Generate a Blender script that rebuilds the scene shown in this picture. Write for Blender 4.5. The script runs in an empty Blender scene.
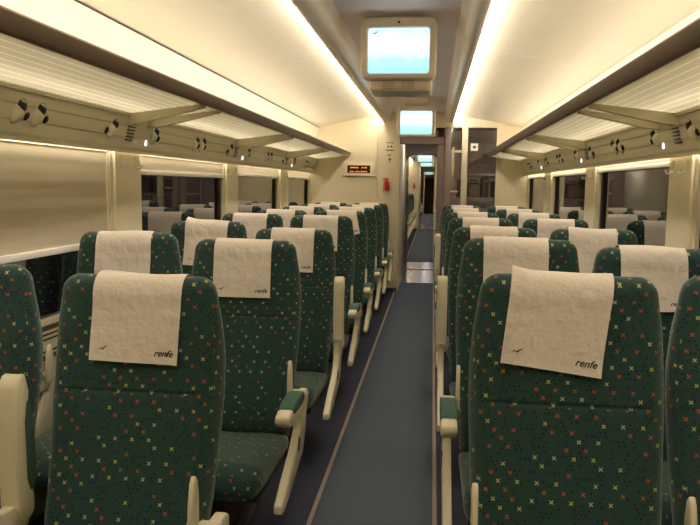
import bpy, bmesh, math, random
from mathutils import Vector, Matrix, Euler
C = bpy.context.scene.collection
PI = math.pi
rnd = random.Random(7)

# ------------------------------------------------------------ materials
def lin(r, g, b):
    def f(c):
        c /= 255.0
        return c / 12.92 if c <= .04045 else ((c + .055) / 1.055) ** 2.4
    return (f(r), f(g), f(b), 1)

def mat(name, col, rough=.5, metal=0., spec=.5, emit=None, estr=0., trans=0., ior=1.5, noise=0., nscale=20., bump=0., bscale=200.):
    m = bpy.data.materials.new(name); m.use_nodes = True
    nt = m.node_tree; b = nt.nodes['Principled BSDF']
    b.inputs['Base Color'].default_value = col
    b.inputs['Roughness'].default_value = rough
    b.inputs['Metallic'].default_value = metal
    b.inputs['Specular IOR Level'].default_value = spec
    b.inputs['IOR'].default_value = ior
    b.inputs['Transmission Weight'].default_value = trans
    if emit:
        b.inputs['Emission Color'].default_value = emit
        b.inputs['Emission Strength'].default_value = estr
    if noise or bump:
        tc = nt.nodes.new('ShaderNodeTexCoord')
    if noise:
        n = nt.nodes.new('ShaderNodeTexNoise'); n.inputs['Scale'].default_value = nscale; n.inputs['Detail'].default_value = 4
        nt.links.new(tc.outputs['Object'], n.inputs['Vector'])
        mx = nt.nodes.new('ShaderNodeMix'); mx.data_type = 'RGBA'
        mx.inputs[6].default_value = tuple(c * (1 - noise) for c in col[:3]) + (1,)
        mx.inputs[7].default_value = tuple(min(1, c * (1 + noise)) for c in col[:3]) + (1,)
        nt.links.new(n.outputs['Fac'], mx.inputs[0]); nt.links.new(mx.outputs[2], b.inputs['Base Color'])
    if bump:
        n2 = nt.nodes.new('ShaderNodeTexNoise'); n2.inputs['Scale'].default_value = bscale
        nt.links.new(tc.outputs['Object'], n2.inputs['Vector'])
        bp = nt.nodes.new('ShaderNodeBump'); bp.inputs['Strength'].default_value = bump; bp.inputs['Distance'].default_value = .003
        nt.links.new(n2.outputs['Fac'], bp.inputs['Height']); nt.links.new(bp.outputs['Normal'], b.inputs['Normal'])
    return m

class G:
    """small node-graph writer"""
    def __init__(s, nt): s.nt = nt
    def m(s, op, a, b=None, c=None):
        n = s.nt.nodes.new('ShaderNodeMath'); n.operation = op
        for i, v in enumerate((a, b, c)):
            if v is None: continue
            if isinstance(v, (int, float)): n.inputs[i].default_value = v
            else: s.nt.links.new(v, n.inputs[i])
        return n.outputs[0]
    def white(s, x, y, seed):
        cv = s.nt.nodes.new('ShaderNodeCombineXYZ')
        for i, v in enumerate((x, y, seed)):
            if isinstance(v, (int, float)): cv.inputs[i].default_value = v
            else: s.nt.links.new(v, cv.inputs[i])
        w = s.nt.nodes.new('ShaderNodeTexWhiteNoise'); w.noise_dimensions = '3D'
        s.nt.links.new(cv.outputs[0], w.inputs['Vector']); return w.outputs['Value']
    def mix(s, f, a, b):
        n = s.nt.nodes.new('ShaderNodeMix'); n.data_type = 'RGBA'
        for i, v in ((0, f), (6, a), (7, b)):
            if isinstance(v, (tuple, float, int)): n.inputs[i].default_value = v
            else: s.nt.links.new(v, n.inputs[i])
        return n.outputs[2]

def fabric_mat():
    m = mat('green_patterned_plush', lin(40, 74, 62), rough=.85, spec=.25)
    nt = m.node_tree; g = G(nt); b = nt.nodes['Principled BSDF']
    b.inputs['Sheen Weight'].default_value = .6; b.inputs['Sheen Roughness'].default_value = .5
    b.inputs['Sheen Tint'].default_value = lin(190, 205, 200)
    uv = nt.nodes.new('ShaderNodeUVMap'); uv.uv_map = 'UVMap'
    sp = nt.nodes.new('ShaderNodeSeparateXYZ'); nt.links.new(uv.outputs[0], sp.inputs[0])
    U, V = sp.outputs[0], sp.outputs[1]
    # staggered grid of small crosses, yellow rows and orange rows
    def marks(pu, pv, seed, size, half, prob):
        y = g.m('DIVIDE', V, pv); iy = g.m('FLOOR', y); fy = g.m('MULTIPLY', g.m('SUBTRACT', g.m('SUBTRACT', y, iy), .5), pv)
        off = g.m('FRACT', g.m('MULTIPLY', iy, .37))
        x = g.m('ADD', g.m('DIVIDE', U, pu), off); ix = g.m('FLOOR', x); fx = g.m('MULTIPLY', g.m('SUBTRACT', g.m('SUBTRACT', x, ix), .5), pu)
        ax, ay = g.m('ABSOLUTE', fx), g.m('ABSOLUTE', fy)
        box = g.m('LESS_THAN', g.m('MAXIMUM', ax, ay), size)
        h = g.white(ix, iy, seed)
        on = g.m('LESS_THAN', h, prob)
        if half:
            cross = g.m('LESS_THAN', g.m('ABSOLUTE', g.m('SUBTRACT', ax, ay)), half)
            return g.m('MULTIPLY', g.m('MULTIPLY', box, cross), on), iy, h
        return g.m('MULTIPLY', box, on), iy, h
    base = nt.nodes.new('ShaderNodeTexNoise'); base.inputs['Scale'].default_value = 900
    nt.links.new(uv.outputs[0], base.inputs['Vector'])
    col = g.mix(base.outputs['Fac'], lin(26, 56, 52), lin(44, 76, 68))
    nv, _, _ = marks(.0119, .0103, 3., .0026, 0, .30)
    col = g.mix(nv, col, lin(18, 34, 54))
    mk, iy, h = marks(.0476, .0206, 1., .0048, .0018, .60)
    rowc = g.m('GREATER_THAN', g.m('FRACT', g.m('MULTIPLY', iy, .41)), .55)
    red = g.m('GREATER_THAN', g.m('ADD', g.m('MULTIPLY', rowc, .6), h), .52)
    mc = g.mix(red, lin(186, 184, 110), lin(176, 84, 52))
    col = g.mix(mk, col, mc)
    nt.links.new(col, b.inputs['Base Color'])
    return m

M = {}
M['fabric'] = fabric_mat()
M['pad'] = mat('green_arm_padding', lin(58, 92, 78), .8, bump=.3, bscale=400)
M['cream'] = mat('cream_plastic', lin(214, 206, 178), .42, noise=.02, nscale=6)
M['wall'] = mat('cream_wall_panel', lin(212, 203, 172), .5, noise=.02, nscale=3)
M['bin'] = mat('cream_locker_panel', lin(205, 196, 166), .5, noise=.02, nscale=3)
M['bulk'] = mat('cream_bulkhead', lin(222, 210, 176), .38, noise=.02, nscale=2)
M['ceil'] = mat('ceiling_panel', lin(222, 214, 190), .45, noise=.035, nscale=1.4)
M['beam'] = mat('beam_paint', lin(226, 214, 196), .28, noise=.02, nscale=3)
M['recess'] = mat('recess_panel', lin(242, 236, 240), .35)
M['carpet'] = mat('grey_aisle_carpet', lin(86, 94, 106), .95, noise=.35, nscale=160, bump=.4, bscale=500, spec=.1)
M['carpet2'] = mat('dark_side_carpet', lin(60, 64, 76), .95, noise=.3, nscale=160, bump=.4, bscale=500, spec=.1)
M['strip'] = mat('floor_strip', lin(150, 132, 118), .5)
M['metal'] = mat('threshold_metal', lin(120, 112, 128), .22, metal=.8)
M['steel'] = mat('brushed_steel', lin(190, 188, 184), .25, metal=1.)
M['rail'] = mat('bronze_rail', lin(104, 88, 68), .42, metal=.35)
M['black'] = mat('black_plastic', lin(18, 16, 16), .4)
M['dark'] = mat('dark_brown_track', lin(58, 40, 28), .5)
M['door'] = mat('dark_far_door', lin(44, 20, 18), .5)
M['vest'] = mat('vestibule_panel', lin(140, 124, 118), .45, noise=.05, nscale=3)
M['arch'] = mat('grey_gangway_frame', lin(92, 84, 84), .35, metal=.3)
M['red'] = mat('red_paint', lin(200, 40, 18), .35)
M['white'] = mat('white_paint', lin(235, 232, 222), .4)
M['green'] = mat('green_sign_paint', lin(20, 120, 70), .4)
M['ink'] = mat('dark_ink', lin(46, 18, 30), .6)
M['orange'] = mat('orange_ink', lin(225, 120, 20), .6)
M['text_ink'] = mat('notice_ink', lin(70, 68, 60), .6)
M['button'] = mat('brown_button', lin(96, 66, 54), .35)
M['screen_frame'] = mat('monitor_casing', lin(206, 192, 166), .4)
M['amber'] = mat('amber_led', lin(30, 12, 4), .5, emit=lin(255, 150, 40), estr=1.5)
M['amber2'] = mat('pink_led', lin(30, 12, 4), .5, emit=lin(255, 150, 110), estr=1.1)
M['led_off'] = mat('display_face', lin(60, 14, 8), .25)
M['lamp'] = mat('lamp_diffuser', lin(250, 245, 230), .5, emit=(1, .89, .78, 1), estr=17.)
M['lamp2'] = mat('cove_tube', lin(250, 245, 230), .5, emit=(1, .89, .78, 1), estr=11.)
M['lamp3'] = mat('window_lamp', lin(250, 245, 230), .5, emit=(1, .89, .76, 1), estr=12.)
M['spot'] = mat('spot_lamp', lin(250, 245, 230), .5, emit=(1, .92, .85, 1), estr=260.)
M['dot'] = mat('dot_lamp', lin(250, 245, 230), .5, emit=(1, .95, .9, 1), estr=3.)
M['glass'] = mat('window_glass', (.9, .9, .9, 1), .01, trans=1., ior=1.95)
M['pglass'] = mat('partition_glass', (.8, .76, .7, 1), .015, trans=1., ior=1.5)
M['luggage'] = mat('dark_luggage', lin(28, 26, 32), .6)
M['luggage2'] = mat('brown_luggage', lin(78, 58, 48), .6)

def cloth_mat():
    m = mat('white_nonwoven_cloth', lin(222, 212, 198), .9, spec=.1)
    nt = m.node_tree; b = nt.nodes['Principled BSDF']
    tc = nt.nodes.new('ShaderNodeTexCoord'); n = nt.nodes.new('ShaderNodeTexNoise'); n.inputs['Scale'].default_value = 26; n.inputs['Detail'].default_value = 5
    nt.links.new(tc.outputs['Object'], n.inputs['Vector'])
    bp = nt.nodes.new('ShaderNodeBump'); bp.inputs['Strength'].default_value = .8; bp.inputs['Distance'].default_value = .01
    nt.links.new(n.outputs['Fac'], bp.inputs['Height']); nt.links.new(bp.outputs['Normal'], b.inputs['Normal'])
    return m
M['cloth'] = cloth_mat()

def rib_glass():
    m = bpy.data.materials.new('ribbed_shelf_glass'); m.use_nodes = True; nt = m.node_tree
    nt.nodes.remove(nt.nodes['Principled BSDF']); out = nt.nodes['Material Output']; g = G(nt)
    tc = nt.nodes.new('ShaderNodeTexCoord'); sp = nt.nodes.new('ShaderNodeSeparateXYZ'); nt.links.new(tc.outputs['Object'], sp.inputs[0])
    w = g.m('FRACT', g.m('MULTIPLY', sp.outputs[0], 24.))
    line = g.m('LESS_THAN', w, .14)
    col = g.mix(line, lin(212, 210, 198), lin(246, 244, 234))
    d = nt.nodes.new('ShaderNodeBsdfDiffuse'); t = nt.nodes.new('ShaderNodeBsdfTranslucent'); gl = nt.nodes.new('ShaderNodeBsdfGlossy')
    gl.inputs['Roughness'].default_value = .2
    nt.links.new(col, d.inputs['Color']); nt.links.new(col, t.inputs['Color'])
    a = nt.nodes.new('ShaderNodeMixShader'); a.inputs[0].default_value = .72
    nt.links.new(d.outputs[0], a.inputs[1]); nt.links.new(t.outputs[0], a.inputs[2])
    c = nt.nodes.new('ShaderNodeMixShader'); c.inputs[0].default_value = .06
    nt.links.new(a.outputs[0], c.inputs[1]); nt.links.new(gl.outputs[0], c.inputs[2]); nt.links.new(c.outputs[0], out.inputs[0])
    return m
M['rib'] = rib_glass()

def blind_mat():
    m = mat('pleated_blind', lin(196, 184, 156), .7, spec=.2)
    nt = m.node_tree; g = G(nt); b = nt.nodes['Principled BSDF']
    tc = nt.nodes.new('ShaderNodeTexCoord'); mp = nt.nodes.new('ShaderNodeMapping'); mp.inputs['Scale'].default_value = (1, .6, 9)
    n = nt.nodes.new('ShaderNodeTexNoise'); n.inputs['Scale'].default_value = 1.4; n.inputs['Detail'].default_value = 2
    nt.links.new(tc.outputs['Object'], mp.inputs[0]); nt.links.new(mp.outputs[0], n.inputs['Vector'])
    col = g.mix(n.outputs['Fac'], lin(176, 162, 138), lin(214, 204, 178)); nt.links.new(col, b.inputs['Base Color'])
    return m
M['blind'] = blind_mat()

def screen_mat():
    m = bpy.data.materials.new('lit_screen'); m.use_nodes = True; nt = m.node_tree; b = nt.nodes['Principled BSDF']; g = G(nt)
    b.inputs['Base Color'].default_value = (.02, .02, .02, 1); b.inputs['Roughness'].default_value = .15
    tc = nt.nodes.new('ShaderNodeTexCoord'); sp = nt.nodes.new('ShaderNodeSeparateXYZ'); nt.links.new(tc.outputs['Generated'], sp.inputs[0])
    n = nt.nodes.new('ShaderNodeTexNoise'); n.inputs['Scale'].default_value = 5; nt.links.new(tc.outputs['Generated'], n.inputs['Vector'])
    z = g.m('ADD', sp.outputs[2], g.m('MULTIPLY', g.m('SUBTRACT', n.outputs['Fac'], .5), .25))
    r = nt.nodes.new('ShaderNodeValToRGB'); nt.links.new(z, r.inputs[0])
    e = r.color_ramp.elements; e[0].position = 0; e[0].color = lin(165, 226, 230); e[1].position = 1; e[1].color = lin(205, 240, 255)
    for p, c in ((.30, (185, 234, 236)), (.38, (215, 245, 250)), (.6, (250, 250, 255)), (.85, (225, 245, 255))):
        x = e.new(p); x.color = lin(*c)
    nt.links.new(r.outputs[0], b.inputs['Emission Color']); b.inputs['Emission Strength'].default_value = 1.05
    return m
M['screen'] = screen_mat()

# ------------------------------------------------------------ mesh helpers
def box(bm, x0, x1, y0, y1, z0, z1, mtx=None):
    vs = [bm.verts.new((x, y, z)) for z in (z0, z1) for y in (y0, y1) for x in (x0, x1)]
    for f in ((0, 2, 3, 1), (4, 5, 7, 6), (0, 1, 5, 4), (2, 6, 7, 3), (0, 4, 6, 2), (1, 3, 7, 5)):
        bm.faces.new([vs[i] for i in f])
    if mtx is not None:
        for v in vs: v.co = mtx @ v.co
    return vs
def prism(bm, pts, axis, a0, a1):
    """closed outline pts extruded along axis; pts are (y,z) for 'x', (x,z) for 'y', (x,y) for 'z'"""
    def P(p, a): return {'x': (a, p[0], p[1]), 'y': (p[0], a, p[1]), 'z': (p[0], p[1], a)}[axis]
    A = [bm.verts.new(P(p, a0)) for p in pts]; B = [bm.verts.new(P(p, a1)) for p in pts]
    n = len(pts); bm.faces.new(A); bm.faces.new(B[::-1])
    for i in range(n): bm.faces.new((A[i], B[i], B[(i + 1) % n], A[(i + 1) % n]))
def sheet(bm, pts, y0, y1, th):
    """open profile (x,z) given a thickness th to the left of its direction and run along y"""
    out = []
    for i, p in enumerate(pts):
        a = Vector(pts[max(0, i - 1)]); b = Vector(pts[min(len(pts) - 1, i + 1)]); d = (b - a).normalized()
        out.append((p[0] - d.y * th, p[1] + d.x * th))
    prism(bm, list(pts) + out[::-1], 'y', y0, y1)
def loft(bm, rings, cap=True):
    R = [[bm.verts.new(p) for p in r] for r in rings]; n = len(R[0])
    for a, b in zip(R, R[1:]):
        for i in range(n): bm.faces.new((a[i], a[(i + 1) % n], b[(i + 1) % n], b[i]))
    if cap: bm.faces.new(R[0][::-1]); bm.faces.new(R[-1])
def tube(bm, path, r, n=8):
    rings = []
    for i, p in enumerate(path):
        a = Vector(path[max(0, i - 1)]); b = Vector(path[min(len(path) - 1, i + 1)]); d = (b - a).normalized()
        u = d.cross(Vector((0, 0, 1)) if abs(d.z) < .9 else Vector((1, 0, 0))).normalized(); w = d.cross(u)
        rings.append([Vector(p) + (u * math.cos(t) + w * math.sin(t)) * r for t in (2 * PI * k / n for k in range(n))])
    loft(bm, rings)
def ell(bm, c, r, mtx=None, u=12, v=8):
    g = bmesh.ops.create_uvsphere(bm, u_segments=u, v_segments=v, radius=1)
    for w in g['verts']:
        w.co = Vector((w.co.x * r[0], w.co.y * r[1], w.co.z * r[2]))
        if mtx is not None: w.co = mtx @ w.co
        w.co += Vector(c)
def mesh(name, bm, m, smooth=False, bevel=0., uvs=False, flip=False):
    bmesh.ops.recalc_face_normals(bm, faces=bm.faces)
    if bevel:
        bm.normal_update()
        es = [e for e in bm.edges if len(e.link_faces) == 2 and e.calc_face_angle(0) > .5]
        bmesh.ops.bevel(bm, geom=es, offset=bevel, segments=2, profile=.5, affect='EDGES', clamp_overlap=True)
    if uvs:
        bm.normal_update(); L = bm.loops.layers.uv.new('UVMap')
        for f in bm.faces:
            n = f.normal; ax = max(range(3), key=lambda i: abs(n[i]))
            for l in f.loops:
                c = l.vert.co
                l[L].uv = {0: (c.y, c.z), 1: (c.x, c.z), 2: (c.x, c.y)}[ax]
    me = bpy.data.meshes.new(name); bm.to_mesh(me); bm.free(); me.materials.append(m)
    if smooth or bevel:
        for p in me.polygons: p.use_smooth = True
        if bevel or smooth == 'angle':
            me.set_sharp_from_angle(angle=math.radians(50))
    return me
def link(name, me, parent=None, loc=None):
    o = bpy.data.objects.new(name, me); C.objects.link(o)
    if parent: o.parent = parent
    if loc: o.location = loc
    return o
def obj(name, bm, m, parent=None, **k): return link(name, mesh(name, bm, m, **k), parent)
def tag(o, label, cat, group=None):
    o['label'] = label; o['category'] = cat
    if group: o['group'] = group
    return o
def thing(name, label, cat, loc, group=None):
    return tag(link(name, None, None, loc), label, cat, group)
def struct(name, bm, m, parent=None, **k):
    o = obj(name, bm, m, parent, **k)
    if not parent: o['kind'] = 'structure'
    return o
def NB(): return bmesh.new()

XL, XR, XC = -1.575, 1.165, -.205
def mx(x): return 2 * XC - x          # mirror about the carriage's middle
PITCH = .975
ORD = ['front', 'second', 'third', 'fourth', 'fifth', 'sixth', 'seventh', 'eighth']

# ------------------------------------------------------------ seat
ZT = 1.142; RR = .045
def Fy(z):
    pts = [(0.36, -.150), (.45, -.135), (.55, -.100), (.65, -.070), (.75, -.048), (.85, -.026), (.95, -.012), (1.05, -.004), (1.2, 0.)]
    for (a, ya), (b, yb) in zip(pts, pts[1:]):
        if z <= b:
            t = max(0, (z - a) / (b - a)); t = t * t * (3 - 2 * t) * .4 + t * .6
            return ya + (yb - ya) * t
    return 0.
def halfw(z):
    pts = [(.36, .222), (.5, .232), (.65, .240), (.8, .246), (.9, .245), (1.0, .238), (1.09, .224), (1.2, .215)]
    for (a, wa), (b, wb) in zip(pts, pts[1:]):
        if z <= b: return wa + (wb - wa) * max(0, (z - a) / (b - a))
    return pts[-1][1]
def backrest_bm():
    bm = NB(); rings = []
    zs = [.32 + i * (1.0 - .32) / 27 for i in range(28)] + [.8135, .82, .8265] + [1.03, 1.06, 1.08] + [ZT - RR + RR * math.sin(t * PI / 18) for t in range(0, 10)]
    zs = sorted(zs)
    N = 40
    for z in zs:
        a = halfw(z); b = .060 if z < .9 else .060 - .015 * min(1, (z - .9) / .15)
        yc = Fy(z) + b
        R = .048
        if z > ZT - R:
            q = min(1, (z - (ZT - R)) / R); a -= R * (1 - math.sqrt(max(0, 1 - q * q)))
        if z > ZT - RR:
            q = min(1, (z - (ZT - RR)) / RR); b *= math.sqrt(max(.0009, 1 - q * q))
        if z < .36: b *= .75 + .25 * (z - .32) / .04
        ring = []
        for k in range(N):
            t = 2 * PI * k / N; c, s = math.cos(t), math.sin(t); n = 3.6
            x = a * math.copysign(abs(c) ** (2 / n), c); y = b * math.copysign(abs(s) ** (2 / (2.6)), s)
            if y < 0:
                e = abs(x) / a
                if z < 1.06: y -= .016 * math.exp(-((e - .86) / .13) ** 2) * min(1, (1.06 - z) / .12) * (1 if e < .97 else .5)
                if abs(z - .82) < .002 and e < .8: y += .006
            ring.append((x, yc + y, z))
        rings.append(ring)
    loft(bm, rings)
    return bm
def cushion_bm():
    bm = NB(); rings = []
    for i in range(21):
        t = i / 20; y = -.12 - t * .52
        top = .340 + .008 * math.sin(PI * t) + .042 * t - .055 * max(0, (t - .82) / .18) ** 2; bot = .25 + .015 * t
        w = .225 - .03 * max(0, (t - .85) / .15) ** 2
        h = (top - bot) / 2; zc = (top + bot) / 2
        if t > .96: h *= .8
        ring = []
        for k in range(28):
            a = 2 * PI * k / 28; c, s = math.cos(a), math.sin(a)
            x = w * math.copysign(abs(c) ** .45, c); z = h * math.copysign(abs(s) ** .5, s)
            if s > 0 and abs(x) < w * .8: z -= .006 * math.cos(x / w * PI / 1.6)
            ring.append((x, y, zc + z))
        rings.append(ring)
    loft(bm, rings)
    return bm
def side_frame_bm(x, w=.032):
    bm = NB()
    out = [(-.262, .560), (-.18, .555), (-.155, .54), (-.155, .51), (-.195, .46), (-.215, .39), (-.27, .320), (-.48, .262), (-.60, .235), (-.655, .24), (-.652, .27), (-.56, .315), (-.42, .372), (-.325, .43), (-.30, .48), (-.30, .55), (-.318, .575)]
    prism(bm, out, 'x', x - w / 2, x + w / 2)
    return bm
def fin_bm(x):
    bm = NB()
    prism(bm, [(-.255, .56), (-.255, .66), (-.262, .70), (-.275, .716), (-.29, .70), (-.303, .65), (-.312, .56)], 'x', x - .007, x + .007)
    return bm
def arm_bm(x):
    bm = NB()
    out = [(-.245, .587), (-.245, .543), (-.28, .525), (-.40, .528), (-.51, .534), (-.570, .546), (-.592, .565), (-.588, .588), (-.545, .600), (-.505, .593), (-.46, .578), (-.35, .576), (-.305, .594), (-.27, .600)]
    prism(bm, out, 'x', x - .027, x + .027)
    return bm
def armpad_bm(x):
    bm = NB()
    out = [(-.305, .578), (-.34, .565), (-.48, .568), (-.530, .582), (-.520, .601), (-.47, .612), (-.37, .614), (-.315, .606)]
    prism(bm, out, 'x', x - .0285, x + .0285)
    return bm
PIV = Vector((0, -.285, .565))
def raise_arm(me):
    """the same armrest turned up against the backrest"""
    m2 = me.copy(); R = Matrix.Translation(PIV + Vector((0, .105, -.012))) @ Matrix.Rotation(math.radians(-88), 4, 'X') @ Matrix.Translation(-PIV)
    zz = Matrix.Diagonal((1, 1, 1.15, 1)); R = Matrix.Translation(PIV) @ zz @ Matrix.Translation(-PIV) @ R
    m2.transform(R); return m2

P = {}
def arm_set(x, tagname, dz=0.):
    P[tagname + 'frame'] = mesh('side_frame', side_frame_bm(x), M['cream'], bevel=.006)
    bm = NB(); ell(bm, (x + math.copysign(.016, x), -.36, .385), (.006, .016, .030), Matrix.Rotation(-.5, 3, 'X')); P[tagname + 'button'] = mesh('recline_button', bm, M['button'], smooth=True)
    P[tagname + 'fin'] = mesh('arm_fin', fin_bm(x - math.copysign(.036, x)), M['cream'], bevel=.004)
    P[tagname + 'arm'] = mesh('armrest', arm_bm(x), M['cream'], bevel=.008)
    P[tagname + 'pad'] = mesh('arm_pad', armpad_bm(x), M['pad'], bevel=.006)
    for q in ('arm', 'pad', 'fin'): P[tagname + q].transform(Matrix.Translation((0, 0, dz)))
    P[tagname + 'armup'] = raise_arm(P[tagname + 'arm']); P[tagname + 'padup'] = raise_arm(P[tagname + 'pad'])
    bm = NB(); tube(bm, [(x, -.349 + .03, .72), (x, -.356 + .03, .72)], .004, 8); P[tagname + 'screw'] = mesh('screw', bm, M['black'])
P['back'] = mesh('backrest', backrest_bm(), M['fabric'], smooth=True, uvs=True)
P['cushion'] = mesh('seat_cushion', cushion_bm(), M['fabric'], smooth=True, uvs=True)
bm = NB(); box(bm, -.21, .21, -.58, -.12, .24, .285); box(bm, -.20, .20, -.14, -.05, .25, .34)
P['base'] = mesh('seat_base', bm, M['dark'], bevel=.006)
bm = NB(); box(bm, -.06, .06, -.50, -.14, .03, .25); box(bm, -.10, .10, -.56, -.10, 0, .03)
P['leg'] = mesh('leg', bm, M['dark'], bevel=.008)
arm_set(.298, 'r', -.022); arm_set(-.278, 'l', -.008)      # aisle armrests: l towards -x, r towards +x
arm_set(.256, 'cr', -.01); arm_set(-.240, 'cl', -.01)    # armrests between the two seats

def seat(x, y, label, group, arms, detail=True):
    """arms: {key: raised?}"""
    t = thing('train_seat', label, 'seat', (x, y, 0), group)
    link('backrest', P['back'], t); link('seat_cushion', P['cushion'], t); link('seat_base', P['base'], t); link('leg', P['leg'], t)
    for k, up in arms.items():
        fr = link('side_frame', P[k + 'frame'], t)
        if k in ('l', 'r') and detail: link('recline_button', P[k + 'button'], fr)
        if not up: link('arm_fin', P[k + 'fin'], t)
        a = link('armrest', P[k + ('armup' if up else 'arm')], t); link('arm_pad', P[k + ('padup' if up else 'pad')], a)
    return t

# ------------------------------------------------------------ headrest covers
def text_outline(body, size, shear, offset=0., bold=.0):
    cu = bpy.data.curves.new('lettering', 'FONT'); cu.body = body; cu.size = size; cu.shear = shear; cu.offset = bold
    cu.align_x = 'LEFT'; cu.resolution_u = 3
    o = bpy.data.objects.new('lettering', cu); C.objects.link(o)
    dg = bpy.context.evaluated_depsgraph_get(); dg.update()
    me = bpy.data.meshes.new_from_object(o.evaluated_get(dg)); bpy.data.objects.remove(o); bpy.data.curves.remove(cu)
    return me
RENFE = text_outline('renfe', .0255, .35, bold=.0005)
_xs = [v.co.x for v in RENFE.vertices]; RW = max(_xs) - min(_xs); RX0 = min(_xs)
CW, DROP = .125, .242        # half width, length down the front
class Cover:
    def __init__(s, rot, seed, dx=0., ds=0., corner=0.):
        s.rot = math.radians(rot); r = random.Random(seed); s.dx = dx; s.ds = ds; s.corner = corner
        s.w = [(r.uniform(-28, 28), r.uniform(8, 30), r.uniform(0, 6.28), r.uniform(.0009, .0021)) for _ in range(5)]
    def pt(s, u, v, off=0.):
        """u across, v along: 0 at the top of the backrest, positive down the front"""
        c, n = math.cos(s.rot), math.sin(s.rot)
        uu = u * c - (v - .12) * n * 1. + s.dx; vv = u * n + (v - .12) * c + .12 + s.ds
        rip = sum(a * math.sin(fu * u + fv * v + ph) for fu, fv, ph, a in s.w) + .0055 + .002
        rip = max(rip, .003) + off
        q = PI / 2 * RR             # arc length from the top of the crown to the front face
        if vv > q:
            z = ZT - RR - (vv - q); b = .060 if z < .9 else .060 - .015 * min(1, (z - .9) / .15)
            bul = .016 * math.exp(-((abs(uu) / .24 - .86) / .13) ** 2) * min(1, max(0, (1.06 - z) / .12))
            y = Fy(z) - rip - bul
            hang = max(0, v - .10) * .05
            return (uu, y - hang, z)
        if vv > -q:
            a = vv / RR; r = RR + rip
            lift = s.corner * max(0, -u / CW) ** 3
            return (uu, RR - r * math.sin(a), ZT - RR + (r + lift) * math.cos(a))
        z = ZT - RR + (vv + q)
        return (uu, 2 * RR + rip + .006, z)
def cover_meshes(cv):
    bm = NB(); NU, NV = 18, 34; v0, v1 = -.16, DROP + RR * .6
    g = [[bm.verts.new(cv.pt(-CW + 2 * CW * i / NU, v0 + (v1 - v0) * j / NV)) for i in range(NU + 1)] for j in range(NV + 1)]
    for j in range(NV):
        for i in range(NU): bm.faces.new((g[j][i], g[j][i + 1], g[j + 1][i + 1], g[j + 1][i]))
    body = mesh('headrest_cover', bm, M['cloth'], smooth=True)
    me = RENFE.copy(); me.name = 'brand_lettering'
    for v in me.vertices:
        u = CW - .012 - RW + (v.co.x - RX0); w = v1 - .022 - v.co.y
        v.co = cv.pt(u, w, .0012)
    me.materials.clear(); me.materials.append(M['ink'])
    bm = NB()
    def poly(pts):
        vs = [bm.verts.new(cv.pt(-CW + .026 + x, v1 - .033 - y, .0012)) for x, y in pts]; bm.faces.new(vs)
    poly([(.006, 0), (.012, -.002), (.018, .004), (.028, .011), (.018, .008), (.013, .004)])
    dk = mesh('emblem', bm, M['ink']); bm = NB(); poly([(-.003, .001), (.003, -.001), (.011, .001), (.006, .005)])
    return body, me, dk, mesh('emblem_wing', bm, M['orange'])
def cover(x, y, label, group, cm):
    t = tag(link('headrest_cover', cm[0], None, (x, y, 0)), label, 'headrest cover', group)
    link('brand_lettering', cm[1], t); e = link('emblem', cm[2], t); link('emblem_wing', cm[3], e)
    return t

covers = {}
def get_cover(rot, seed, dx=0, ds=0, corner=0):
    k = (rot, seed, dx, ds, corner)
    if k not in covers: covers[k] = cover_meshes(Cover(rot, seed, dx, ds, corner))
    return covers[k]
LA, LW, RA, RWN = -.81, -1.32, .338, .852
YSL = [1.82, 2.90, 3.90, 4.90, 5.90, 6.90, 7.88, 8.82]; YSR = [1.80, 2.80, 3.80, 4.96, 6.02, 7.10, 8.25]
spec = {  # (column, row): cover pose
    ('LA', 0): (1.5, 1, .012, -.004, 0.), ('LA', 1): (0, 2, .0, 0., 0.), ('LA', 2): (1.0, 3, .0, 0., 0.), ('LA', 3): (0, 2, .0, 0., 0.), ('LA', 4): (-12, 4, .03, -.03, 0.),
    ('LW', 1): (0, 5, -.005, 0., 0.), ('LW', 2): (2.5, 6, 0., .01, .012), ('RA', 0): (7, 7, -.030, -.008, .016), ('RA', 1): (0, 3, -.02, 0., 0.), ('RWN', 1): (-1.5, 8, -.01, 0, 0), ('RWN', 2): (0, 1, -.01, 0, 0),
}
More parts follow.
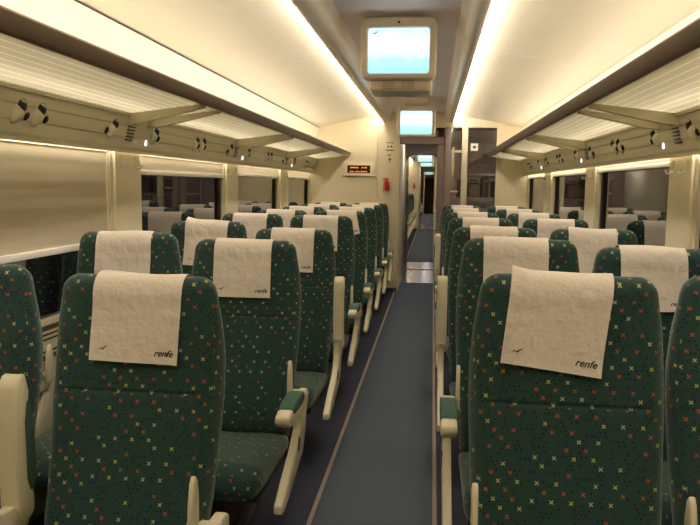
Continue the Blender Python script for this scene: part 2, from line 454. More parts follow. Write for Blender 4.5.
for col, cx, y0, n, side, place in (('LA', LA, YSL, 8, 'left of the aisle', 'beside the aisle'), ('LW', LW, YSL, 8, 'left of the aisle', 'beside the window'),
                                   ('RA', RA, YSR, 7, 'right of the aisle', 'beside the aisle'), ('RWN', RWN, YSR, 7, 'right of the aisle', 'beside the window')):
    for k in range(n):
        x = cx; y = y0[k] + (.03 if (col, k) == ('RWN', 1) else 0)
        if col == 'LA': arms = {'r': k == 2, 'cl': k == 0}
        elif col == 'RA': arms = {'l': k in (2, 5), 'cr': False}
        elif col == 'LW': arms = {'cl': False}
        else: arms = {'cr': False}
        extra = {('LA', 0): 'inner armrest turned up', ('LA', 2): 'armrest turned up', ('RA', 2): 'armrest turned up'}.get((col, k), '')
        sc = {('LW', 0): .985, ('LA', 0): .968, ('LA', 1): .984, ('LA', 2): .972, ('RWN', 1): .99, ('RA', 0): .997, ('RA', 1): 1.014, ('LW', 3): 1.01}.get((col, k), 1.004)
        x += {('LA', 0): .0, ('LA', 1): .012, ('LW', 0): -.035, ('LW', 1): -.005, ('RA', 0): .014, ('RA', 1): .012, ('RWN', 1): .02}.get((col, k), {'LA': .025, 'LW': .03}.get(col, 0)); xx = x
        st = seat(xx, y, f'green speckled seat {place}, {ORD[k]} row, {side} {extra}'.strip(), 'green train seats', arms, k < 5); st.scale.z = sc
        if col == 'LW' and k == 0 or col == 'RWN' and k == 0: continue
        sp_ = spec.get((col, k), (rnd.uniform(-2, 2), 2 + k % 3, rnd.uniform(-.01, .01), 0, 0))
        tilt = {('RA', 0): 'hanging askew ', ('LA', 4): 'pulled askew '}.get((col, k), '')
        cover(x, y, f'white printed headrest cover {tilt}on {place.split()[-1]} seat, {ORD[k]} row, {side}', 'white headrest covers', get_cover(*sp_)).scale.z = sc
for side, x, y, dx in (('right', RWN, YSR[0], .02),):
    cover(x, y, f'white headrest cover cut off at the {side} edge, on the front window seat', 'white headrest covers', get_cover(0, 2, dx, 0, 0))

# ------------------------------------------------------------ carriage shell
Y0, YB = -.60, 9.02
POST = [(-.6, -.35), (1.37, 1.72), (3.30, 3.66), (5.20, 5.57), (7.10, 7.55), (8.93, 9.02)]
ZS, ZW = .77, 1.53    # window bottom and top

def shell(off, y0, far=False):
    y1 = off + YB
    # floor
    if not far:
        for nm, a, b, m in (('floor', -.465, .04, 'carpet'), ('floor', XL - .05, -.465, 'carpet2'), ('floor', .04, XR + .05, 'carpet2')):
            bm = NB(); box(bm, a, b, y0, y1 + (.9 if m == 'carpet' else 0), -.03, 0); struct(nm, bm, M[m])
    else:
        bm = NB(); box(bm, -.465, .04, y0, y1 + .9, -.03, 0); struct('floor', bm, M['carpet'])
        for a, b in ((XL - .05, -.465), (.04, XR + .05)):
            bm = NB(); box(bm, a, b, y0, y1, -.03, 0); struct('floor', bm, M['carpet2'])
    for i, a in enumerate((-.465, .04)):
        bm = NB(); box(bm, a - .009, a + .009, y0, y1 + .88, 0., .004); struct('trim_%d' % (i + 1), bm, M['strip'])
    # ceiling: two side panels, two beams, the recess
    for s in (0, 1):
        f = (lambda x: x) if s == 0 else mx
        bm = NB(); pr = [(f(-1.474), 2.108), (f(-1.30), 2.150), (f(-1.10), 2.190), (f(-.90), 2.222), (f(-.69), 2.243), (f(-.60), 2.245)]
        if s: pr = pr[::-1]
        sheet(bm, pr, y0, y1 + .03, .02); struct('ceiling', bm, M['ceil'], smooth='angle')
        bm = NB(); pr = [(f(-.645), 2.168), (f(-.638), 2.160), (f(-.618), 2.158), (f(-.588), 2.172), (f(-.56), 2.205), (f(-.542), 2.245), (f(-.533), 2.30), (f(-.60), 2.30), (f(-.655), 2.242)]
        prism(bm, pr, 'y', y0, y1 - .02); struct('trim_3', bm, M['beam'], smooth='angle')
        # lamp along the outer side of the beam
        bm = NB(); pr = [(f(-.647), 2.170), (f(-.690), 2.236), (f(-.672), 2.238), (f(-.640), 2.176)]
        prism(bm, pr, 'y', y0 + .02, y1 - .03)
        o = obj('ceiling_light_strip', bm, M['lamp'])
        tag(o, 'long glowing light strip along the %s ceiling beam%s' % (('left', 'right')[s], ' of a farther carriage' if far else ''), 'light', 'ceiling light strips in farther carriages' if far else 'ceiling light strips')
        # cove panel above the rack
        bm = NB(); pr = [(f(-1.58), 1.76), (f(-1.545), 1.80), (f(-1.50), 1.95), (f(-1.476), 2.10)]
        if s: pr = pr[::-1]
        sheet(bm, pr, y0, y1 + .03, .02); struct('trim_4', bm, M['ceil'], smooth='angle')
        bm = NB(); box(bm, min(f(-1.480), f(-1.468)), max(f(-1.480), f(-1.468)), y0, y1, 2.102, 2.1065); struct('trim_5', bm, M['dark'] if s == 0 else M['ceil'])
        # tube lamp on the rack
        bm = NB(); tube(bm, [(f(-1.40), y0 + .1, 1.795), (f(-1.40), y1 - .1, 1.795)], .013, 8)
        o = obj('rack_light_tube', bm, M['lamp2'])
        tag(o, 'thin light tube lying on top of the %s luggage rack%s' % (('left', 'right')[s], ' of a farther carriage' if far else ''), 'light', 'rack light tubes in farther carriages' if far else 'rack light tubes')
    bm = NB(); box(bm, -.56, mx(-.56), y0, y1 + .03, 2.30, 2.32); struct('ceiling', bm, M['recess'])
    # transverse fascia over the end wall
    bm = NB(); box(bm, XL - .03, XR + .03, y1 - .005, y1 + .02, 2.118, 2.33); struct('wall_end', bm, M['bulk'])

def rack(off, y0, far=False):
    y1 = off + YB - .004
    for s in (0, 1):
        f = (lambda x: x) if s == 0 else mx
        sd = ('left', 'right')[s]
        t = thing('luggage_rack', 'overhead luggage rack with ribbed glass shelf along the %s wall%s' % (sd, ' of a farther carriage' if far else ''), 'luggage rack', (0, 0, 0), 'luggage racks in farther carriages' if far else 'overhead luggage racks')
        bm = NB(); prism(bm, [(f(-1.108), 1.738), (f(-1.088), 1.732), (f(-1.080), 1.735), (f(-1.052), 1.783), (f(-1.060), 1.790), (f(-1.108), 1.786)], 'y', y0, y1)
        obj('front_rail', bm, M['rail'], t, bevel=.004)
        bm = NB(); box(bm, min(f(-1.50), f(-1.478)), max(f(-1.50), f(-1.478)), y0, y1, 1.688, 1.712); obj('rear_rail', bm, M['cream'], t, bevel=.003)
        edges = [(-.6, 1.36), (1.66, 3.34), (3.58, 5.25), (5.50, 7.15), (7.42, y1)] if not far else [(y0, y1)]
        for a, b in edges:
            bm = NB(); prism(bm, [(f(-1.48), 1.702), (f(-1.105), 1.748), (f(-1.105), 1.756), (f(-1.48), 1.710)], 'y', a, b)
            obj('shelf_glass', bm, M['rib'], t)
        if far: continue
        for a, b in zip(edges, edges[1:]):
            bm = NB(); prism(bm, [(f(-1.48), 1.695), (f(-1.105), 1.742), (f(-1.105), 1.757), (f(-1.48), 1.712)], 'y', a[1], b[0]); obj('rack_infill', bm, M['rib'], t)
            for yy in (a[1], b[0]):
                bm = NB()
                prism(bm, [(f(-1.485), 1.70), (f(-1.10), 1.748), (f(-1.10), 1.732), (f(-1.42), 1.662), (f(-1.492), 1.650)], 'y', yy - .004, yy + .004)
                tube(bm, [(f(-1.495), yy, 1.650), (f(-1.42), yy, 1.660), (f(-1.10), yy, 1.730)], .0065, 8)
                obj('bracket', bm, M['bin'], t)

shell(0, Y0); rack(0, Y0)
bm = NB(); box(bm, XL - .05, XR + .05, Y0 - .05, Y0, 0, 2.4); struct('wall_rear', bm, M['bulk'])
# side walls with window openings, locker panels
win_n = 0
for s in (0, 1):
    f = (lambda x: x) if s == 0 else mx
    sd = ('left', 'right')[s]
    def bx(bm, a, b, *r): box(bm, min(f(a), f(b)), max(f(a), f(b)), *r)
    bm = NB(); bx(bm, XL, XL - .06, Y0, YB, 0, ZS); bx(bm, XL, XL - .06, Y0, YB, ZW, 1.80)
    for a, b in POST: bx(bm, XL, XL - .06, a, b, ZS, ZW)
    struct('wall_' + sd, bm, M['wall'])
    # pilasters
    for a, b in POST[1:-1]:
        bm = NB(); bx(bm, XL + .014, XL - .002, a + .03, b - .03, .60, 1.53); struct('trim_6', bm, M['wall'], bevel=.004)
    # sill with dark heating slots
    bm = NB(); bx(bm, XL + .008, XL - .03, Y0, YB, ZS - .02, ZS); struct('trim_7', bm, M['rail'], bevel=.003)
    bm = NB(); bx(bm, XL + .006, XL, Y0, YB, .12, ZS - .02)
    o = struct('trim_8', bm, M['wall'])
    bm = NB()
    for z in (.735, .715, .665, .645, .635): bx(bm, XL + .008, XL + .004, Y0, YB, z - .004, z + .003)
    obj('heating_slot', bm, M['black'], o)
    # locker panel carrying the reading lamps
    bm = NB(); pr = [(f(-1.575), 1.535), (f(-1.535), 1.527), (f(-1.528), 1.540), (f(-1.522), 1.585), (f(-1.516), 1.590), (f(-1.505), 1.640), (f(-1.499), 1.645), (f(-1.484), 1.712), (f(-1.60), 1.72), (f(-1.60), 1.535)]
    prism(bm, pr, 'y', Y0, YB - .002); struct('trim_9', bm, M['bin'])
    bm = NB(); bx(bm, -1.543, -1.535, Y0, YB - .002, 1.513, 1.530); struct('trim_18', bm, M['bin'])
    bm = NB(); bx(bm, -1.574, -1.560, Y0 + .05, YB - .05, 1.5285, 1.5345); o = obj('window_light_strip', bm, M['lamp3'])
    tag(o, 'narrow light strip under the locker edge above the %s windows' % sd, 'light', 'window light strips')
    # windows
    for i, ((_, a), (b, _2)) in enumerate(zip(POST, POST[1:])):
        win_n += 1
        bm = NB(); w = .018
        for q in ((a, a + w), (b - w, b)): bx(bm, XL - .004, XL - .05, q[0], q[1], ZS, ZW)
        bx(bm, XL - .004, XL - .05, a, b, ZS, ZS + w); bx(bm, XL - .004, XL - .05, a, b, ZW - w, ZW)
        fr = struct('window_%d' % win_n, bm, M['cream'])
        fr['kind'] = 'structure'
        bm = NB(); bx(bm, XL - .038, XL - .046, a + w, b - w, ZS + w, ZW - w); obj('pane', bm, M['glass'], fr)
        bm = NB()
        for q in ((a + w, a + w + .03), (b - w - .05, b - w)): bx(bm, XL - .022, XL - .037, q[0], q[1], ZS + w, ZW - w)
        obj('blind_track', bm, M['dark'], fr)
        zb = {(0, 1): 1.085, (0, 0): 1.2, (0, 2): 1.435, (0, 3): 1.455, (0, 4): 1.46, (1, 0): 1.5}.get((s, i), 1.502)
        if zb < 1.3: nm = 'cream roller blind pulled half down over the nearest left window'
        else: nm = 'cream roller blind rolled up at the %s window on the %s side' % (ORD[max(0, i - 1)].replace('front', 'nearest'), sd)
        if i == 0: nm = 'cream roller blind beside the camera on the %s side' % sd
        t = thing('roller_blind', nm, 'blind', (0, 0, 0), 'roller blinds')
        bm = NB(); n = 24 if zb < 1.3 else 4
        fronts = [(XL - .0135 + .0015 * math.sin(k * .9) + .001 * math.sin(k * 2.3), ZW - .004 + (zb - ZW + .004) * k / n) for k in range(n + 1)]
        pts = [(f(x), z) for x, z in fronts] + [(f(x - .003), z) for x, z in fronts[::-1]]
        prism(bm, pts, 'y', a + .006, b - .006); obj('blind_sheet', bm, M['blind'], t, smooth='angle')
        bm = NB(); bx(bm, XL - .001, XL - .018, a + .004, b - .004, zb - .028, zb); obj('hem_bar', bm, M['white'], t, bevel=.002)
    # posts: coat hooks
    for k, (a, b) in enumerate(POST[1:-1]):
        for j, yy in enumerate((a + .10, b - .09)):
            bm = NB(); X = XL + .014
            bx(bm, X - .001, X + .006, yy - .008, yy + .008, 1.435, 1.50)
            tube(bm, [(f(X + .004), yy, 1.45), (f(X + .02), yy, 1.437), (f(X + .032), yy, 1.438), (f(X + .036), yy, 1.455)], .004, 6)
            o = obj('coat_hook', bm, M['cream'], smooth='angle')
            tag(o, 'small cream coat hook on the %s side, %s edge of the %s pillar' % (sd, ('near', 'far')[j], ORD[k].replace('front', 'nearest')), 'hook', 'coat hooks on the pillars')
    # vents and lit lamp on the locker panel, over the posts
    for k, (a, b) in enumerate(POST[1:-1]):
        if k:
            o = None
            bm = NB(); yy = a + .06
            for j in range(6):
                z = 1.572 + j * .016; xx = -1.535 + (z - 1.527) * .275
                bx(bm, xx + .008, xx - .002, yy, yy + .075, z, z + .007)
            o = obj('air_vent', bm, M['black']); tag(o, 'small slotted air vent above the %s pillar on the %s side' % (ORD[k].replace('front', 'nearest'), sd), 'vent', 'slotted air vents')
            bm = NB(); z = 1.56; yy = b - .05
            bx(bm, -1.533, -1.519, yy, yy + .010, z, z + .05)
            t = tag(obj('seat_number_lamp', bm, M['dot']), 'tiny bright lamp beside the air vent, %s pillar, %s side' % (ORD[k].replace('front', 'nearest'), sd), 'lamp', 'tiny bright lamps')
    # reading lamps
    def lamp(yy, label, bs=1):
        z = 1.615; xx = -1.512
        t = thing('reading_lamp', label, 'lamp', (f(xx), yy, z), 'reading lamps under the rack')
        sg = 1 if s == 0 else -1
        Rm = Matrix.Rotation(-.55, 3, 'X') @ Matrix.Rotation(.2 * sg, 3, 'Y')
        bm = NB(); ell(bm, (0, 0, 0), (.020, .030, .052), Rm); obj('lamp_housing', bm, M['cream'], t, smooth=True)
        bm = NB(); ell(bm, (.008 * sg, .012, .022), (.019, .027, .030), Rm); obj('lamp_socket', bm, M['black'], t, smooth=True)
        bm = NB(); ell(bm, (.015 * sg, .014, .034), (.014, .018, .011), Rm); obj('lens', bm, M['steel'], t, smooth=True)
        bm = NB(); ell(bm, (.002 * sg, bs * .056, -.012), (.011, .009, .018), Rm); obj('lamp_button', bm, M['black'], t, smooth=True)
    for k in range(0, 4):
        base = 3.475 + 1.93 * k
        if s == 1 and k == 3: pass
        pn = ORD[k + 0].replace('front', 'nearest')
        if k < 3:
            lamp(base - .28, 'small oval reading lamp just before the rack bracket, %s bay, %s side' % (pn, sd), -1)
            lamp(base + .22, 'small oval reading lamp just beyond the rack bracket, %s bay, %s side' % (pn, sd))
        c = base - .98
        lamp(c - .06, 'near one of a pair of oval reading lamps over the %s window, %s side' % (pn, sd), -1 if s else 1)
        lamp(c + .07, 'far one of a pair of oval reading lamps over the %s window, %s side' % (pn, sd), -1 if s else 1)
# seat number plate on the locker panel
for f, sd in ((lambda x: x, 'left'),):
    t = thing('seat_number_plate', 'small outlined number plate on the left locker panel near the picture edge', 'sign', (-1.529, 2.28, 1.56))
    bm = NB(); box(bm, -.004, .0015, -.05, .05, -.018, .018); obj('plate', bm, M['bin'], t)
    bm = NB()
    for z in (-.018, .016): box(bm, 0, .0025, -.05, .05, z, z + .002)
    for y in (-.05, .048): box(bm, 0, .0025, y, y + .002, -.018, .018)
    for y in (-.03, -.01, .012): box(bm, 0, .0025, y, y + .012, -.006, .006)
    obj('printing', bm, M['text_ink'], t)

# ------------------------------------------------------------ end wall of this carriage and what lies beyond
def end_wall(off, far=False):
    yb = off + YB
    bm = NB(); box(bm, XL - .05, -.715, yb, yb + .05, 0, 2.22); box(bm, -.711, -.432, yb, yb + .05, 0, 2.12); box(bm, -.475, -.432, yb + .05, off + 11.50, 0, 2.12)
    struct('wall_end', bm, M['bulk'])
    bm = NB(); box(bm, -.7, -.44, yb - .008, yb, 0, .05); struct('baseboard_end', bm, M['steel'])
    tl = ' beyond the doorway' if far else ''
    # destination display
    t = thing('destination_display', 'amber lettered display panel on the end wall' + (' of a farther carriage' if far else ' left of the doorway'), 'display', (-.95, yb, 1.575), 'displays in farther carriages' if far else None)
    bm = NB(); box(bm, -.21, .21, -.018, .004, -.075, .09); box(bm, -.215, .215, -.03, 0, -.085, -.072); obj('display_case', bm, M['white'] if False else M['bulk'], t, bevel=.006)
    bm = NB(); box(bm, -.148, .148, -.021, -.017, -.048, .05); obj('display_face', bm, M['led_off'], t)
    for nm, z, segs, mm in (('first_line', .020, ((-.112, -.05), (-.045, 0.), (.035, .06), (.065, .105)), 'amber'), ('second_line', -.030, ((-.115, -.065), (-.045, .02), (.025, .112)), 'amber2')):
        bm = NB()
        for a, b in segs:
            x = a
            while x < b - .004:
                h = rnd.choice((.014, .017, .012)); box(bm, x, x + .007, -.0225, -.0205, z - h / 2, z + h / 2); x += .0105
        obj(nm, bm, M[mm], t)
    # extinguisher on its bracket
    t = thing('fire_extinguisher', 'small red fire extinguisher hung on the narrow end wall panel' if not far else 'red fire extinguisher on a farther carriage end wall', 'fire extinguisher', (-.585, yb - .045, 1.30), 'extinguishers in farther carriages' if far else None)
    bm = NB(); loft(bm, [[(r * math.cos(a), r * math.sin(a), z) for a in (2 * PI * k / 14 for k in range(14))] for z, r in ((0, .022), (.008, .028), (.11, .028), (.125, .020), (.132, .010), (.15, .010))]); obj('cylinder_body', bm, M['red'], t, smooth='angle')
    bm = NB(); box(bm, -.048, .022, -.012, .012, .148, .166); box(bm, -.040, .010, -.006, .006, .13, .138); obj('handle', bm, M['red'], t, bevel=.003)
    bm = NB(); tube(bm, [(-.03, 0, .15), (-.045, -.004, .12), (-.043, -.004, .06), (-.040, 0, .0)], .006); obj('hose', bm, M['white'], t, smooth=True)
    bm = NB(); box(bm, -.018, .018, .02, .049, .02, .12); obj('wall_bracket', bm, M['black'], t)
    return yb
def notices(yb):
    t = thing('notice_plate', 'small outlined notice printed near the doorway, above the arrow', 'sign', (-.557, yb, 1.865))
    bm = NB(); box(bm, -.05, .05, -.002, 0, -.055, .055); obj('plate', bm, M['bulk'], t)
    bm = NB(); box(bm, -.05, .05, -.004, -.002, .042, .052); box(bm, -.05, .05, -.004, -.002, -.053, -.040); box(bm, -.03, -.012, -.004, -.002, -.012, .012); box(bm, .008, .028, -.004, -.002, -.012, .014)
    obj('printing', bm, M['text_ink'], t)
    t = thing('arrow_sign', 'upward arrow with a small pictogram printed beside the doorway', 'sign', (-.557, yb, 1.72))
    bm = NB(); prism(bm, [(-.006, -.055), (.006, -.055), (.006, -.02), (.024, -.026), (0, .012), (-.024, -.026), (-.006, -.02)], 'y', -.004, 0); obj('arrow', bm, M['text_ink'], t)
    bm = NB(); prism(bm, [(-.032, .03), (.022, .03), (.024, .036), (-.006, .037), (.008, .060), (.002, .060), (-.016, .040), (-.032, .040)], 'y', -.004, 0); obj('pictogram', bm, M['text_ink'], t)
yb = end_wall(0); notices(yb)
# right-hand side: glass partition with posts
bm = NB(); box(bm, .780, .835, yb, yb + .05, 0, 2.12); box(bm, .838, XR + .05, yb, yb + .05, 0, 2.22); box(bm, .13, .78, yb, yb + .05, 0, .55)
struct('wall_end', bm, M['bulk'])
bm = NB(); box(bm, .350, .425, yb - .01, yb + .06, .55, 2.12); struct('trim_10', bm, M['cream'], bevel=.01)
bm = NB(); box(bm, .045, .215, yb + .05, yb + .12, 0, 2.12); box(bm, .135, .215, yb, yb + .05, 0, 2.12); struct('trim_11', bm, M['vest'], bevel=.012)
bm = NB(); box(bm, XL, .045 + 1.2, yb + .005, yb + .045, 2.105, 2.135); struct('trim_12', bm, M['bulk'])
bm = NB(); box(bm, .215, .35, yb - .002, yb + .03, 1.795, 1.825); struct('trim_13', bm, M['cream'], bevel=.004)
for a, b, n in ((.215, .35, 'narrow'), (.425, .78, 'wide')):
    o = None
    bm = NB(); box(bm, a, b, yb + .02, yb + .028, .55, 2.105)
    o = obj('glass_partition', bm, M['pglass']); tag(o, '%s dark glass pane of the partition right of the doorway' % n, 'glass partition')
bm = NB(); box(bm, -.432, .135, yb + .02, yb + .03, 1.99, 2.105); o = obj('header_glass', bm, M['pglass']); tag(o, 'dark glass strip over the doorway', 'glass partition')
bm = NB(); box(bm, -.432, .135, yb + .04, yb + .12, 1.90, 1.99); struct('trim_14', bm, M['vest'], bevel=.006)
t = thing('door_handle_bar', 'short grab handle with a black grip on the narrow glass pane', 'handle', (.285, yb - .01, 1.305))
bm = NB(); tube(bm, [(-.065, .0, 0), (.05, .0, 0)], .012); obj('bar', bm, M['cream'], t, smooth='angle')
bm = NB(); tube(bm, [(.01, -.015, -.07), (.045, -.015, .01)], .011); obj('grip', bm, M['black'], t, smooth='angle')
t = thing('exit_sign', 'small white sign with a green square on the wide glass pane', 'sign', (.505, yb + .018, 1.865))
bm = NB(); box(bm, -.045, .045, -.004, 0, -.045, .045); obj('sign_plate', bm, M['white'], t)
bm = NB(); prism(bm, [(.022 * math.cos(a), .020 * math.sin(a)) for a in (2 * PI * k / 8 + .39 for k in range(8))], 'y', -.006, -.003); obj('green_mark', bm, M['green'], t)

def vestibule(off, far=False):
    yb = off + YB
    bm = NB(); box(bm, -.475, 1.20, off + 9.92, off + 11.6, -.03, .0); box(bm, -.475, .1, off + 11.6, off + 12.72, -.03, -.002); struct('floor', bm, M['metal'])
    bm = NB(); box(bm, .04, 1.20, yb, off + 9.92, -.03, 0); struct('floor', bm, M['carpet2'])
    bm = NB(); box(bm, -.46, .05, off + 11.56, off + 11.66, 0, .012); struct('trim_15', bm, M['steel'])
    bm = NB(); box(bm, -.46, .05, off + 9.90, off + 9.94, 0, .006); struct('trim_16', bm, M['steel'])
    bm = NB(); box(bm, -.475, 1.20, yb + .05, off + 11.56, 2.07, 2.10); struct('ceiling', bm, M['vest'])
    bm = NB(); box(bm, 1.17, 1.20, yb + .05, off + 11.56, 0, 2.08); struct('wall_right', bm, M['vest'])
    # end wall with the rounded gangway opening
    a, b, z, r = -.435, .09, 1.87, .13
    arc = [(b - r + r * math.cos(t), z - r + r * math.sin(t)) for t in (PI / 2 * k / 6 for k in range(7))] + [(a + r + r * math.cos(t), z - r + r * math.sin(t)) for t in (PI / 2 + PI / 2 * k / 6 for k in range(7))]
    bm = NB(); prism(bm, [(-.475, 0), (-.475, 2.08), (1.18, 2.08), (1.18, 0), (b, 0)] + arc + [(a, 0)], 'y', off + 11.5, off + 11.56); struct('wall_end', bm, M['vest'])
    e = .03
    arc2 = [(b + e - r + (r) * math.cos(t), z + e - r + (r) * math.sin(t)) for t in (PI / 2 * k / 6 for k in range(7))] + [(a - e + r + r * math.cos(t), z + e - r + r * math.sin(t)) for t in (PI / 2 + PI / 2 * k / 6 for k in range(7))]
    bm = NB(); prism(bm, [(b, 0), (b + e, 0)] + arc2 + [(a - e, 0), (a, 0)] + arc[::-1], 'y', off + 11.47, off + 11.50); struct('door_%d' % (2 + int(off > 1) + int(off > 20)), bm, M['arch'])
    # gangway tube
    bm = NB(); box(bm, -.47, -.44, off + 11.56, off + 12.70, 0, 1.95); box(bm, .09, .12, off + 11.56, off + 12.70, 0, 1.95); box(bm, -.47, .12, off + 11.56, off + 12.70, 1.92, 1.95); struct('wall_gangway', bm, M['arch']).name = 'wall_left'
    t = thing('ceiling_lamp', 'small round lamp in the vestibule ceiling' + (' of a farther carriage' if far else ' just beyond the doorway'), 'lamp', (-.19, off + 10.3, 2.07), 'vestibule lamps in farther carriages' if far else None)
    bm = NB(); loft(bm, [[(r_ * math.cos(q), r_ * math.sin(q), zz) for q in (2 * PI * k / 14 for k in range(14))] for zz, r_ in ((0, .055), (-.02, .065), (-.03, .06))]); obj('lamp_ring', bm, M['steel'], t, smooth='angle')
    bm = NB(); loft(bm, [[(r_ * math.cos(q), r_ * math.sin(q), zz) for q in (2 * PI * k / 14 for k in range(14))] for zz, r_ in ((-.028, .050), (-.034, .048))]); obj('lens', bm, M['spot'], t)
def gang_end(off):
    # front wall of the next carriage with its opening
    bm = NB(); y = off - .44
    box(bm, XL - .05, -.44, y, y + .04, 0, 2.32); box(bm, .09, XR + .05, y, y + .04, 0, 2.32); box(bm, -.44, .09, y, y + .04, 1.92, 2.32)
    struct('wall_front', bm, M['bulk'])
vestibule(0)
t = thing('ceiling_lamp', 'added unseen fill lamp over the luggage shelves behind the glass', 'lamp', (.98, 9.30, 2.07))  # added fill lamp, hidden by the bulkhead, brightens the shelves behind the glass
bm = NB(); loft(bm, [[(r_ * math.cos(q), r_ * math.sin(q), zz) for q in (2 * PI * k / 14 for k in range(14))] for zz, r_ in ((0, .055), (-.02, .065), (-.03, .06))]); obj('lamp_ring', bm, M['steel'], t, smooth='angle')
bm = NB(); loft(bm, [[(r_ * math.cos(q), r_ * math.sin(q), zz) for q in (2 * PI * k / 14 for k in range(14))] for zz, r_ in ((-.028, .050), (-.034, .048))]); obj('lens', bm, M['spot'], t)
# luggage stand behind the glass
t = thing('luggage_stand', 'open luggage shelving behind the glass partition', 'shelf', (.62, 9.60, 0))
for z in (.25, .75, 1.20, 1.52):
    bm = NB(); box(bm, -.36, .42, -.02, .70, z, z + .025); obj('shelf', bm, M['vest'], t)
for x, y in ((-.36, 0), (-.36, .68), (.40, 0), (.40, .68)):
    bm = NB(); tube(bm, [(x, y, 0), (x, y, 1.9)], .014); obj('upright', bm, M['steel'], t)
for i, (x, z, w, h, m, lb) in enumerate(((.38, 1.225, .11, .24, 'luggage', 'narrow black bag standing on the luggage shelf behind the glass'), (.54, 1.225, .16, .2, 'luggage2', 'brown bag on the luggage shelf behind the glass'), (.70, 1.225, .10, .26, 'luggage', 'tall dark bag between two brown ones behind the glass'), (.88, 1.225, .18, .22, 'luggage2', 'wide brown bag farthest from the doorway on the shelf'))):
    t = thing('travel_bag', lb, 'bag', (x, 9.80, z))
    bm = NB(); box(bm, -w / 2, w / 2, -.14, .14, 0, h); obj('bag_body', bm, M[m], t, bevel=.02)
    bm = NB(); tube(bm, [(-w * .25, 0, h - .005), (-w * .22, 0, h + .03), (w * .22, 0, h + .03), (w * .25, 0, h - .005)], .007); obj('handle', bm, M['black'], t)

# ------------------------------------------------------------ farther carriages
OFF = 13.14
for c in (1, 2):
    off = OFF * c; gang_end(off); shell(off, off - .40, True); rack(off, off - .40, True); end_wall(off, True)
    for s in (0, 1):
        x = XL if s == 0 else XR
        bm = NB(); box(bm, min(x, x + (-.06 if s == 0 else .06)), max(x, x + (-.06 if s == 0 else .06)), off - .4, off + YB, 0, 1.80); struct('wall_' + ('left', 'right')[s], bm, M['wall'])
        f = (lambda q: q) if s == 0 else mx
        bm = NB(); prism(bm, [(f(-1.60), 1.535), (f(-1.535), 1.527), (f(-1.484), 1.712), (f(-1.60), 1.72)], 'y', off - .4, off + YB); struct('trim_9', bm, M['bin'])
        for k, (a, b) in enumerate(((off + .2, off + 1.3), (off + 1.8, off + 3.3), (off + 3.7, off + 5.2), (off + 5.6, off + 7.1), (off + 7.5, off + 8.9))):
            win_n += 1; w_ = .012
            bm = NB(); box(bm, min(f(XL + .002), f(XL + w_)), max(f(XL + .002), f(XL + w_)), a, b, .8, 1.5); struct('window_%d' % win_n, bm, M['dark'])
    bm = NB(); box(bm, .05, XR + .05, off + YB, off + YB + .05, 0, 2.22); box(bm, -.44, .05, off + YB, off + YB + .05, 1.98, 2.12); struct('wall_end', bm, M['bulk'])
    nth = ('next carriage', 'farthest carriage')[c - 1]
    for k in range(9 if c == 1 else 8):
        y = off + .9 + PITCH * k
        seat(LA, y, 'green speckled seat seen through the doorway in the %s, left of the aisle' % nth, 'seats of the %s, left row' % nth, {'r': False}, False)
        seat(RA, y, 'green speckled seat seen through the doorway in the %s, right of the aisle' % nth, 'seats of the %s, right row' % nth, {'l': False}, False)
    vestibule(off, True) if c == 1 else None
# dark door that closes the view
bm = NB(); y = 2 * OFF + YB + 1.2
box(bm, -.60, .25, y, y + .05, 0, 2.32); o = struct('wall_far_end', bm, M['vest']); o.name = 'wall_end'
bm = NB(); box(bm, -.45, .05, y - .04, y, 0, 1.80)
d = struct('door_1', bm, M['door'])
bm = NB()
for z in (.25, .45, .65): box(bm, -.43, .03, y - .05, y - .04, z, z + .05)
obj('door_rail', bm, M['black'], d)
bm = NB(); box(bm, -.60, -.47, 2 * OFF + YB, y, 0, 2.3); box(bm, .06, .2, 2 * OFF + YB, y, 0, 2.3); box(bm, -.6, .2, 2 * OFF + YB, y, 2.1, 2.3); struct('wall_left', bm, M['vest'])
bm = NB(); box(bm, -.5, .1, 2 * OFF + YB + .88, y, -.03, 0); struct('floor', bm, M['metal'])

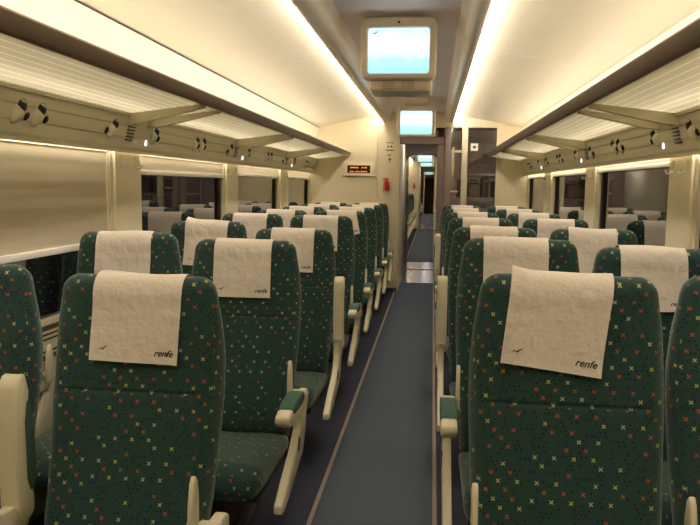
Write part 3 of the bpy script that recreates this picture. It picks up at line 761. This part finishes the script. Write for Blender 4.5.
# ------------------------------------------------------------ monitors
def monitor(y, zc, label, group=None, s=1.0, xc=-.205):
    t = thing('ceiling_monitor', label, 'monitor', (xc, y, zc), group)

    hw, zt, zb = .207, .178, -.148
    def rr(x0, x1, z0, z1, r, n=5):
        p = []
        for cx, cz, a0 in ((x1 - r, z1 - r, 0), (x0 + r, z1 - r, 90), (x0 + r, z0 + r, 180), (x1 - r, z0 + r, 270)):
            for k in range(n): a = math.radians(a0 + 90 * k / (n - 1)); p.append((cx + r * math.cos(a), cz + r * math.sin(a)))
        return p
    bm = NB(); o_ = rr(-hw, hw, zb, zt, .035); i_ = rr(-.167, .167, -.120, .122, .018)
    # bezel ring with depth
    rings = [[(x, .05, z) for x, z in o_], [(x * .985, 0.005, z * .985) for x, z in o_], [(x * .96, 0, z * .96) for x, z in o_], [(x * 1.02, 0, z * 1.02) for x, z in i_], [(x, .02, z) for x, z in i_]]
    loft(bm, rings, cap=False); b2 = rr(-hw * .97, hw * .97, zb * .97, zt, .035)
    loft(bm, [[(x, .05, z) for x, z in o_], [(x, .16, z) for x, z in b2], [(x * .82, .36, z * .9) for x, z in o_]], cap=True)
    obj('casing', bm, M['screen_frame'], t, smooth='angle')
    bm = NB(); N = 8
    g = [[bm.verts.new((-.165 + .33 * i / N, .012 + .008 * (((i / N - .5) * 2) ** 2 + ((j / N - .5) * 2) ** 2) / 2, -.120 + .242 * j / N)) for i in range(N + 1)] for j in range(N + 1)]
    for j in range(N):
        for i in range(N): bm.faces.new((g[j][i], g[j][i + 1], g[j + 1][i + 1], g[j + 1][i]))
    b3 = [(x, .026, z) for x, z in i_]; bm.faces.new([bm.verts.new(p) for p in b3])
    sc = obj('screen', bm, M['screen'], t, smooth=True)
    if s == 1.0:
        bm = NB(); prism(bm, [(-.145, .090), (-.125, .098), (-.108, .112), (-.118, .098), (-.128, .090)], 'y', .0115, .0125); obj('bird_logo', bm, M['green'], sc)
        bm = NB(); box(bm, -.006, .006, -.002, .002, .143, .155); obj('sensor', bm, M['black'], t)
        bm = NB(); box(bm, -.17, .185, .12, .40, -.200, -.120); u = obj('lower_case', bm, M['screen_frame'], t, bevel=.02)
        bm = NB()
        for cx in (-.06, .05):
            for k in range(6): box(bm, cx - .035, cx + .035, .117, .121, -.186 + k * .009, -.184 + k * .009)
        obj('speaker_slots', bm, M['rail'], u)
    bm = NB(); box(bm, -.12, .12, .10, .30, zt - .03, 2.30 - zc); obj('ceiling_mount', bm, M['screen_frame'], t)
monitor(3.90, 2.094, 'nearest ceiling monitor, large and lit pale blue')
monitor(7.50, 2.030, 'second lit ceiling monitor, over the end of the aisle', None, .9, -.193)
for c in (1, 2):
    for y in (3.9, 7.5): monitor(y + OFF * c, 2.08, 'lit ceiling monitor seen far off through the doorway', 'far ceiling monitors', .9)

# ------------------------------------------------------------ ceiling joints
for k in range(5):
    yy = .9 + 1.92 * k
    for s in (0, 1):
        f = (lambda x: x) if s == 0 else mx
        bm = NB(); pr = [(f(-1.470), 2.107), (f(-1.30), 2.149), (f(-1.10), 2.189), (f(-.90), 2.221), (f(-.70), 2.240)]
        if s: pr = pr[::-1]
        sheet(bm, pr, yy, yy + .006, .002); struct('trim_17', bm, M['white'])

# ------------------------------------------------------------ world, camera
w = bpy.data.worlds.new('night'); bpy.context.scene.world = w; w.use_nodes = True
w.node_tree.nodes['Background'].inputs[0].default_value = (.01, .009, .008, 1); w.node_tree.nodes['Background'].inputs[1].default_value = .3
cd = bpy.data.cameras.new('camera'); cam = bpy.data.objects.new('camera', cd); C.objects.link(cam)
cd.sensor_width = 36; cd.lens = 36.0; cd.clip_start = .02; cd.clip_end = 200
yaw, pitch, roll = math.radians(6.648), math.radians(6.2375), math.radians(.7)
Rm = Matrix.Rotation(yaw, 4, 'Z') @ Matrix.Rotation(PI / 2 - pitch, 4, 'X') @ Matrix.Rotation(roll, 4, 'Z')
cam.matrix_world = Matrix.Translation((0, 0, 1.36)) @ Rm
S = bpy.context.scene; S.camera = cam
S.view_settings.view_transform = 'Standard'; S.view_settings.look = 'None'; S.view_settings.gamma = 1; S.view_settings.exposure = 0.25
S.view_settings.use_curve_mapping = False
S.cycles.max_bounces = 10; S.cycles.diffuse_bounces = 6; S.cycles.transmission_bounces = 8; S.cycles.sample_clamp_indirect = 6
S.cycles.caustics_refractive = False; S.cycles.caustics_reflective = False
